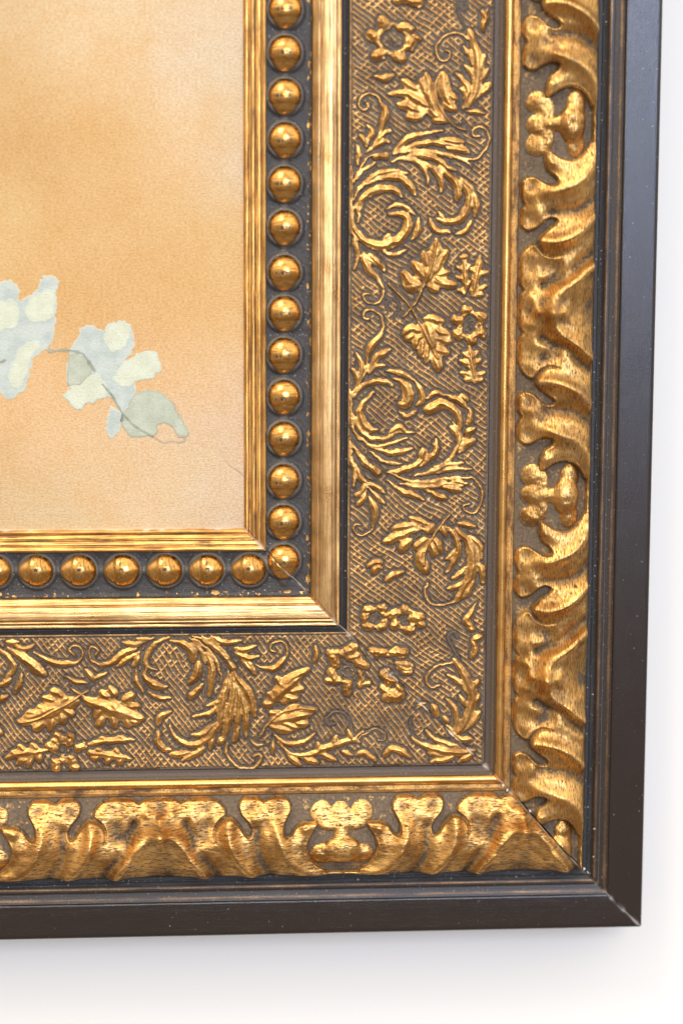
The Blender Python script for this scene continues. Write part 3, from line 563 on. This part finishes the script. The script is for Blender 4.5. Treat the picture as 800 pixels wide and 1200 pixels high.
motif('acanthus_spray', G_, 'f 5.8 890 560 850 550 800 562 720 590 640 620 560 612 498 560; b 5 482 528 540 562 620 560 675 518; f 5.5 612 665 570 640 540 610; f 5.5 692 658 640 640 600 620; f 5.5 772 645 720 620 690 605; b 4.5 690 600 692 560; b 5 760 585 778 528; b 5 800 600 850 620; b 5 850 560 830 505; c 2.6 870 535 905 510')
motif('petal', G_, 'b 5 677 108 684 150 672 188')
motif('tendril', G_, 'c 2.1 850 560 842 470 812 425 765 420 728 448 738 480 772 472')
motif('acanthus_scroll', H_, '''b 4.5 -15 118 50 170 62 220 25 265; l 9 38 120 110 165 170 215 212 245; b 6 90 140 150 185; b 4.5 28 92 85 88; b 5 68 108 120 122 158 100; b 5 -5 300 50 262; b 4.5 100 235 92 290 72 335; b 5 -8 372 35 340; c 5 -10 500 5 512; b 6 -60 230 -30 300 -10 320; b 6 -80 420 -40 380''')
motif('tendril_leaf', H_, 'l 5.5 155 138 240 180 300 192 360 185; c 2.3 300 192 360 186 387 150 376 115 345 108 328 130 350 152')
motif('tendril_leaf', H_, 'f 6 640 120 580 142 530 182 470 196 430 178; c 2.3 448 152 462 130 436 112 418 140 428 180 465 195')
motif('acanthus_scroll', H_, '''b 5 655 138 600 170 545 208; b 4.5 652 150 640 180 622 210; b 5 572 90 630 102 685 84; b 4 640 75 722 72; b 4.2 800 68 740 90 700 130 685 190 732 225; l 6.5 688 208 680 250 720 290 785 300; b 4.5 640 220 642 280 672 328; b 4.5 698 325 740 350 805 355; b 5.5 805 415 755 440 742 485; b 6 745 508 740 550 770 590 805 600''')
motif('tendril', H_, 'b 5 308 252 360 277 415 282; b 6 398 218 430 250 442 275; b 5 436 268 505 232; c 2 430 300 450 280')
motif('vine_leaf', H_, '''b 13 360 365 230 410 110 457; b 13 285 375 240 435; b 7 238 318 295 332; b 6.5 265 310 300 350; b 6.5 205 350 265 365; b 6.5 178 395 235 402; b 7 128 420 190 425; b 8 85 462 155 462; b 7 160 502 205 465; b 7 238 505 250 455; b 7 292 475 290 430; b 7 345 435 300 402; b 7 335 395 300 380; b 7 320 350 290 375;
c 2.6 412 318 330 370 250 412 180 450 90 468''')
motif('vine_leaf', H_, '''b 13 400 360 540 410 645 442; b 12 510 380 570 425; b 7 470 328 505 345; b 6.5 515 300 545 345; b 6.5 625 335 575 365; b 6.5 655 392 600 392; b 7 675 450 620 440; b 7 450 445 475 400; b 7 460 485 485 440; b 7 540 492 530 440; b 7 600 485 590 440; b 7 452 395 500 400; b 7 650 470 610 450;
c 2.8 342 308 380 340 450 376 530 410 600 432 668 452''')
motif('flower', H_, 'c 6.5 275 530 285 552; c 6.5 332 530 325 560; c 6.5 235 580 252 592; c 6.5 262 652 262 682; c 6.5 335 640 352 672; c 6 368 590 388 578; b 5 250 550 262 565; b 5 290 640 305 650; c 1.4 325 598 300 620 262 612 250 592 270 572 305 572 325 598')
motif('oak_leaf', H_, 'b 6.5 25 632 100 612 225 598; b 5 85 578 125 605; b 5 148 568 182 598; b 5 75 662 130 635; b 5 130 680 150 630; b 5 180 650 185 615; b 5 50 610 80 615')
motif('oak_leaf', H_, 'b 5.5 405 570 480 556 560 550 630 552; b 4.5 470 538 500 552; b 4.5 555 530 585 550')
motif('oak_leaf', H_, 'b 6.5 415 612 500 620 560 630 618 636; b 5 450 590 480 612; b 5 540 590 560 620; b 5 495 662 520 630; b 5 560 665 575 635; b 5 418 600 440 618; b 5 430 640 470 622')
STEPM = 0.75
WK = {'flower': 1.42, 'bud': 1.35, 'vine_leaf': 1.28, 'oak_leaf': 1.25, 'petal': 1.3, 'tendril': 1.1}
FILL = {'flower': 1.6, 'bud': 1.6, 'vine_leaf': 2.4, 'oak_leaf': 2.2, 'petal': 0, 'tendril': 0, 'acanthus_scroll': 1.0, 'acanthus_spray': 1.5, 'tendril_leaf': 0.9}
fields = []
for name, off, txt, lab in MO:
    sc = 4.0
    if txt.startswith('@'): sc, txt = 6.667, txt[txt.index(' ', 2)+1:]
    strokes = []
    for ln in txt.replace('\n', ' ').split(';'):
        p = ln.split()
        if not p: continue
        v = np.array(p[2:], float).reshape(-1, 2)/sc+np.array(off, float); xx, yy = UP(v[:, 0], v[:, 1], 12)
        strokes.append((p[0], float(p[1])*0.645*WK.get(name, 1.18)*(1.0 if not (p[0] == 'c' and float(p[1]) < 2.7) else 0.9/WK.get(name, 1.18)), np.stack([xx, yy], 1)))
    allp = np.vstack([s_[2] for s_ in strokes]); x0, y0 = allp.min(0)-11; x1, y1 = allp.max(0)+11
    F = Field(x0, y0, x1, y1, STEPM)
    veins = []
    for pr, wd, P in strokes:
        if name == 'vine_leaf' and pr == 'c' and wd < 2.2 and len(P) > 3: veins.append(P)
        if pr == 'c' and wd < 2.2 and len(P) > 2: F.stroke(P, PROF['c'](wd*1.15), 1.25)
        elif pr == 'c' and wd > 2.2: F.stroke(P, PROF['c'](wd*0.92), 1.1)
        else: F.stroke(P, PROF[pr](wd), 1.0)
    fs = FILL.get(name, 0)
    if fs:
        mk = blur((F.H > 0.3).astype(float), fs); F.H = np.maximum(F.H, 2.3*sstep(0.38, 0.62, mk)-0.15)
    am = 2.6 if name in ('flower', 'bud') else (1.3 if name in ('tendril', 'tendril_leaf') else 1.9)
    F.H = F.sample(F.X+(fbm(F.X, F.Y, 8, 3, 130)-0.5)*2*am, F.Y+(fbm(F.X, F.Y, 8, 3, 140)-0.5)*2*am)
    if name in ('flower', 'bud'): F.H += (fbm(F.X, F.Y, 4.5, 2, 150)-0.5)*2.4*(F.H > 0)
    F.H = 0.6*F.H+0.4*blur(F.H, 0.7)
    for P in veins:
        on = sstep(0.8, 2.0, F.H); H0 = F.H.copy(); F.H = np.zeros_like(H0); F.gauss(P, 3.0, -1.3); F.gauss(P, 1.15, 2.8); F.H = H0+F.H*on
    # a groove along the crest of the broad leaves, tool marks over all
    F.H += (fbm(F.X, F.Y, 5, 3, 60)-0.5)*0.7*(F.H > 0)
    # stay inside the moulding
    fields.append((name, F, lab))

# ------------------------------------------------------------------ band ground
BX0, BY0, BX1, BY1 = START-10, START-10, 600, 925
UM = Field(BX0, BY0, BX1, BY1, 0.75, base=0.0)
for name, F, lab in fields:
    i0, j0 = int(round((F.x0-UM.x0)/0.75)), int(round((F.y0-UM.y0)/0.75))
    a0, b0 = max(0, -i0), max(0, -j0); ny, nx = F.H.shape
    i1, j1 = min(UM.nx, i0+nx), min(UM.ny, j0+ny)
    if i1 <= i0+a0 or j1 <= j0+b0: continue
    sub = (F.H[b0:j1-j0, a0:i1-i0] > 0).astype(float)
    UM.H[j0+b0:j1, i0+a0:i1] = np.maximum(UM.H[j0+b0:j1, i0+a0:i1], sub)
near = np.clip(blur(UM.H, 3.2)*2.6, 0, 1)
def hatch(X, Y, side):
    wx = X+(fbm(X, Y, 40, 3, 70)-0.5)*9; wy_ = Y+(fbm(X, Y, 40, 3, 71)-0.5)*9
    if side == 'h': wx, wy_ = wy_, wx
    a = (wx*0.60-wy_*0.80)/5.6; b = (wx*0.66+wy_*0.75)/6.4
    ia = np.abs(a-np.round(a)); ib = np.abs(b-np.round(b))
    la = np.exp(-(ia/0.19)**2); lb = np.exp(-(ib/0.17)**2)
    # breaks along the lines: each cell row interrupted here and there, like a weave
    ka = sstep(0.22, 0.5, vnoise(np.round(a)*7.3+b*1.0, np.round(a)*3.1, 1.3, 72)); kb = sstep(0.30, 0.60, vnoise(np.round(b)*5.7+a*1.0, np.round(b)*2.3, 1.2, 73))
    reg = sstep(0.30, 0.55, fbm(X, Y, 45, 2, 74))
    return np.maximum(la*(0.55+0.45*ka), lb*kb*(0.45+0.55*reg))
band = {}
for side in 'vh':
    t = np.arange(406.2, 571.01, 0.8); t[-1] = 571; Lm = ((BY1 if side == 'v' else 571)-START)
    us = np.concatenate([[0, .35, .8, 1.3, 2.0], np.arange(2.8, (ymap(571) if side == 'v' else 571)-START, 0.8)])
    X, Y, Tt = rail(side, t, us)
    ed = sstep(408.5, 411.5, Tt)*sstep(570.5, 567, Tt)
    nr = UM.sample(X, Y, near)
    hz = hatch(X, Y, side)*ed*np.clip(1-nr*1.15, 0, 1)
    pit = fbm(X, Y, 3.0, 2, 81)
    H = 10+hz*2.0+(pit-0.5)*0.8+(fbm(X, Y, 30, 3, 80)-0.5)*0.8+1.3*np.exp(-((Tt-407.4)/0.9)**2)-0.8*np.exp(-((Tt-409.8)/0.8)**2)-1.0*sstep(566, 571, Tt)
    G = 0.32+0.76*hz+0.45*np.exp(-((Tt-407.4)/0.9)**2)+(pit-0.5)*0.25-0.18*sstep(565, 570, Tt)
    H = open_joint(X, Y, H)
    pa = 0.95*np.exp(-((nr-0.68)/0.26)**2)*(0.6+0.4*pit)+0.55*(1-hz)**2*sstep(0.35, 0.7, pit)*(nr < 0.9)+0.35*sstep(0.5, 0.75, fbm(X, Y, 25, 3, 84))+0.5*sstep(567, 570.5, Tt)  # ring beside the motifs: their shadow painted in along with patina
    band[side] = part('ornament_band', X, Y, H, {'st': st_of(side, X, Y, Tt), 'gild': G, 'chalk': chalk_at(X, Y), 'patina_shade': pa}, M['band'], frame)
for name, F, lab in fields:
    base = 10+(fbm(F.X, F.Y, 30, 3, 80)-0.5)*0.8
    side = 'v' if (F.X.mean() > tmap(F.Y.mean())) else 'h'
    tt = np.where(side == 'v', F.X, tmap(F.Y))
    vk = (F.H > -0.9) & (tt > 407.5) & (tt < 570.5)
    if name == 'acanthus_scroll' or name == 'acanthus_spray':
        dj = mitre_gap(F.X, F.Y)
    keep = vk[:-1, :-1] & vk[1:, :-1] & vk[1:, 1:] & vk[:-1, 1:]
    if not keep.any(): continue
    Z = open_joint(F.X, F.Y, base+F.H, 2.2)
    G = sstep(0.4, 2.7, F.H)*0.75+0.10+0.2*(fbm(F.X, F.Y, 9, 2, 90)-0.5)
    cav = np.clip((blur(F.H, 1.6)-F.H)*0.9, 0, 1)*(F.H > -0.5)+0.75*np.exp(-((F.H-0.5)/0.7)**2)  # edges and creases darkened: patina mixed with painted shade
    o = part(name, F.X, F.Y, Z, {'st': st_of(side, F.X, F.Y, tt), 'gild': G, 'chalk': chalk_at(F.X, F.Y)*(F.H > 0), 'patina_shade': np.clip(cav*0.9+0.3*sstep(0.55, 0.8, fbm(F.X, F.Y, 12, 3, 91)), 0, 1)}, M['relief'], band[side], keep)

# ------------------------------------------------------------------ carved border
# one half of a repeat, traced between the wave centre (y 365) and the cartouche centre (y 580)
def cp(txt, off=(590, 380), sc=6.667):
    v = np.array(txt.split(), float).reshape(-1, 2)/sc+np.array(off); x, y = UP(v[:, 0], v[:, 1], 18); return np.stack([x, y], 1)
def pp(txt): return cp(txt, (0, 0), 1.0)
YC = UP(np.array(650.), np.array(580.), 18)[1]; YW = UP(np.array(650.), np.array(365.), 18)[1]; HALF = float(YC-YW)
XL = 602.0
K = Field(590, YW-60, 705, YC+60, 0.8, base=0.0)
def both(fn, P, *a):
    """draw a stroke and its mirror images about the wave centre and the cartouche centre"""
    for c in (None, YW, YC):
        Q = P.copy()
        if c is not None: Q[:, 1] = 2*c-Q[:, 1]
        fn(Q, *a)
REC = np.zeros_like(K.H)
def rec_stroke(P, r0, r1, amt=1.0):
    L = catmull(P, 0.8); n = len(L)
    for i, (x, y) in enumerate(L):
        r = r0+(r1-r0)*i/max(1, n-1); d = np.hypot(K.X-x, K.Y-y); np.maximum(REC, amt*sstep(r+0.7, r-0.7, d), out=REC)
poly = pp('598 365 606 365 607 375 609.5 385 613 390 608.5 396 606 408 606.5 422 610.5 434 617 441.5 624 444 626 449 634 458 645 465.5 648.5 469.5 647 473 640 474.5 632 470.5 624 462 615 458.5 608.5 462 605 470 605.5 480 611 488 607.5 496 605 506 607 515 613 520.5 620 520 627 515.5 634 511.5 643 511 647 515.5 644 520.5 636 526 631.5 536 631.5 550 634 550.5 639 547 645.5 542.5 652 539.5 659 538.5 666 539.5 672 543 677.5 549 681.5 557 684 567 685 581 685 600 598 600')
def inside(P):
    ins = np.zeros(K.X.shape, bool); j = len(P)-1
    for i in range(len(P)):
        (xi, yi), (xj, yj) = P[i], P[j]
        if yi != yj: ins ^= ((yi > K.Y) != (yj > K.Y)) & (K.X < (xj-xi)*(K.Y-yi)/(yj-yi)+xi)
        j = i
    return ins
for c in (None, YC, YW):
    Q = poly.copy()
    if c is not None: Q[:, 1] = 2*c-Q[:, 1]
    REC = np.maximum(REC, inside(Q).astype(float))
for P, r0, r1, am in ((pp('624 448 627 440 633 433 642 429 654 431'), 2.8, 1.0, .8),):
    both(rec_stroke, P, r0, r1, am)
REC2 = np.clip((0.4*blur(REC, 1.1)+0.6*blur(REC, 2.6)-0.32)/0.62, 0, 1); RAISE = 1-REC2
lipf = np.clip(RAISE-blur(RAISE, 3.5), 0, 1); DOME = np.clip(blur(1-REC, 7.0)*1.5-0.5, 0, 1)*RAISE; OUTL = np.exp(-((RAISE-0.32)/0.2)**2)
for P, wd, am in ((pp('640 365 642 376 650 388 662 400 678 411 690 418'), 9, 7.5), (pp('655 365 664 380 676 395'), 9, 3.5), (pp('634 396 645 402 660 406 674 420 689 432'), 6, -4.5), (pp('630 447 640 446 655 449 672 458 690 474'), 8, 6.0),
                  (pp('640 480 655 480 672 484 690 496'), 7, -4.0), (pp('640 503 652 508 668 514 684 530 691 550'), 9, 4.5), (pp('692 362 693 372'), 12, -3), (pp('636 418 646 414'), 9, -4.0), (pp('616 365 617 366'), 9, -1.2), (pp('618 414 618 418'), 8, -1.6),
                  (pp('618 470 617 472'), 6, -1.8), (pp('617 508 618 509'), 6, -1.8), (pp('636 536 634 547'), 5, 2.5), (pp('690 560 691 580'), 3.5, 2.2), (pp('632 490 640 496'), 6, -1.5), (pp('622 380 626 365'), 5, 2.0)):
    both(K.gauss, P, wd, am*1.85)
UND = K.H
def carved_h(X, Y, side, Tt):
    """height and gilding at a point of the border; repeats every two half lengths, mirrored"""
    s_ = (YC-Y) if side == 'v' else (X-UP(400, 990, 18)[0])
    s_ = np.abs(((s_+HALF) % (2*HALF))-HALF)                # distance from the nearest cartouche centre
    qx, qy = Tt, YC-s_
    tt = np.array([602, 607, 615, 625, 640, 652, 664, 674, 682, 687, 690.5, 692.6]); hh = np.array([11.5, 13, 16, 20, 25, 27, 26.5, 24, 20, 16, 10, 3])
    fl = np.interp(Tt, tt, hh); 
    ra = K.sample(qx, qy, RAISE); li = K.sample(qx, qy, lipf); un = K.sample(qx, qy, UND)
    edge = sstep(692.6, 686, Tt)*sstep(602, 607, Tt)
    H = fl-1.6*sstep(606, 640, Tt)*(1-ra)+(ra*4.6+K.sample(qx, qy, DOME)*6.0+li*5.5+un*(0.25+0.75*ra))*edge
    H += (fbm(X, Y, 26, 3, 95)-0.5)*2.2*ra*edge+(fbm(X, Y, 7, 2, 96)-0.5)*0.5
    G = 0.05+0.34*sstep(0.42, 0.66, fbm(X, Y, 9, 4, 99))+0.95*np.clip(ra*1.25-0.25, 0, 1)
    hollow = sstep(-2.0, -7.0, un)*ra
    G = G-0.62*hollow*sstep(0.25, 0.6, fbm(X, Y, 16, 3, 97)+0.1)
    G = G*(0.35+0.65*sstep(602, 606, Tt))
    return H, G
CAV = np.clip((blur(RAISE*7+UND, 3.5)-(RAISE*7+UND))*0.4, 0, 1)*RAISE+np.clip(-UND*0.055, 0, 0.36)+0.75*OUTL  # valleys and outlines darkened: patina plus valley shade put into the colour
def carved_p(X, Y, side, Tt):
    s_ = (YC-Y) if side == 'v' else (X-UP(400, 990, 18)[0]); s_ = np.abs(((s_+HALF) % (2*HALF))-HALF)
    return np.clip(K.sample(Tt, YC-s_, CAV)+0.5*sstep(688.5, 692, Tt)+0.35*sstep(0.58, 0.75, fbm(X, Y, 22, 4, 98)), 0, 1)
carved = {}
for side in 'vh':
    t = np.append(np.arange(602, 692.6, 0.8), 692.6)
    far_ = (ymap(692.6) if side == 'v' else 692.6)-START
    us = np.concatenate([[0, .35, .8, 1.3, 2.0], np.arange(2.8, far_, 0.85)])
    X, Y, Tt = rail(side, t, us); H, G = carved_h(X, Y, side, Tt)
    carved[side] = part('carved_border', X, Y, open_joint(X, Y, H, 4.0, 0.9), {'st': st_of(side, X, Y, Tt), 'gild': G, 'chalk': chalk_at(X, Y, 7, 1.4), 'patina_shade': carved_p(X, Y, side, Tt)}, M['carved'], frame)
# the bud in each cartouche
def bud(side, k_):
    if side == 'v': cy = YC-k_*2*HALF
    else: cx = UP(400, 990, 18)[0]+k_*2*HALF
    lx, ly = np.meshgrid(np.arange(-64, 22, 0.8), np.arange(-46, 46, 0.8))     # lx across (outward +), ly along
    wv = 15.5+2.0*np.sin(ly*0.2)
    def ell(x0, y0, a_, b_, h_, p=2.0):
        q = np.hypot((lx-x0)/a_, (ly-y0)/b_); return h_*np.sqrt(np.clip(1-q**p, 0, 1))-np.clip(q-1, 0, 9)*8
    Hh = ell(-2, 0, 17, 24, 13)
    for f in (ell(2, -23, 13, 18, 7.5), ell(2, 23, 13, 17, 6.6), ell(-15, 0, 13, 11, 7.0), ell(-28, 0, 13, 9, 6.0), ell(-43, 0, 15, 14, 5.6), ell(-44, 24, 15, 14.5, 5.2), ell(-44, -24, 15, 14.5, 5.4), ell(-32, 15, 9, 17, 4.8), ell(-32, -15, 9, 17, 4.8)):
        k2 = 2.2; Hh = np.log(np.exp(np.clip(Hh, -6, 12)*k2/2)+np.exp(np.clip(f, -6, 12)*k2/2))*2/k2-0.05
    Hh = 0.4*Hh+0.6*blur(Hh, 1.4)+(fbm(lx+k_*77, ly, 9, 3, 120)-0.5)*2.0-5*sstep(-59, -63, lx)
    tt = 662.5+lx*0.95
    if side == 'v': X, Y = tt, cy+ly
    else: X, Y = cx+ly, ymap(tt)
    fl = np.interp(tt, [602, 607, 615, 625, 640, 652, 664, 674, 682, 687, 690.5], [11.5, 13, 15, 18.5, 22, 24, 23.5, 21, 17, 13, 7])
    inside_ = (Y < ymap(X)-1) if side == 'v' else (Y > ymap(X)+1)
    vk = (Hh > -1.2) & inside_ & (tt < 684) & (tt > 603); keep = vk[:-1, :-1] & vk[1:, :-1] & vk[1:, 1:] & vk[:-1, 1:]
    if not keep.any(): return
    G = sstep(0.6, 3.8, Hh)*0.95+0.05; G = G-0.25*sstep(14, 34, np.abs(ly))*sstep(-20, -6, lx)-0.35*sstep(-34, -46, lx)*sstep(0.35, 0.6, fbm(X, Y, 9, 3, 121))
    part('cartouche_bud', X, Y, fl+Hh, {'st': st_of(side, X, Y, tt), 'gild': G, 'chalk': X*0, 'patina_shade': np.clip((blur(Hh, 3.0)-Hh)*0.35, 0, 0.8)}, M['carved'], carved[side], keep)
for k_ in (-1, 0, 1): bud('v', k_)
for k_ in (-1, 0): bud('h', k_)
# stray flecks of white gesso along the mitre
def chip(px, py, h, r, seed):
    rr = random.Random(seed); X, Y = UP(px, py, h); b = bmesh_blob(r, rr)
    o = bpy.data.objects.new('gesso_chip', b); C.objects.link(o); o.parent = frame; o.matrix_parent_inverse = Matrix.Translation(frame.location).inverted()
    o.location = W(X, Y, h); o.rotation_euler = (rr.random()*3, rr.random()*3, rr.random()*3); o['label'] = 'white fleck of bare gesso in the corner joint'
g_ = NT('bare_gesso'); g_.p.inputs['Base Color'].default_value = (0.78, 0.74, 0.68, 1); g_.p.inputs['Roughness'].default_value = 0.8
def bmesh_blob(r, rr):
    import bmesh
    b = bmesh.new(); bmesh.ops.create_icosphere(b, subdivisions=2, radius=r*S)
    for v in b.verts: v.co *= rr.uniform(0.6, 1.25); v.co.z *= 0.55
    m_ = bpy.data.meshes.new('gesso_chip'); b.to_mesh(m_); b.free(); m_.materials.append(g_.m); return m_
for i, (a, b, h, r) in enumerate(((574.5, 908, 11, 2.0), (578, 911.5, 13, 1.6), (589, 920.5, 16, 1.3), (594, 926, 14, 2.0), (597, 932, 14, 2.2), (621, 950, 18, 2.4), (627, 941, 18, 1.3), (684, 1018, 8, 1.6), (695, 1004, 4, 1.3), (696, 971, 4, 1.8), (688, 1022, 6, 1.4))): chip(a, b, h, r, i)
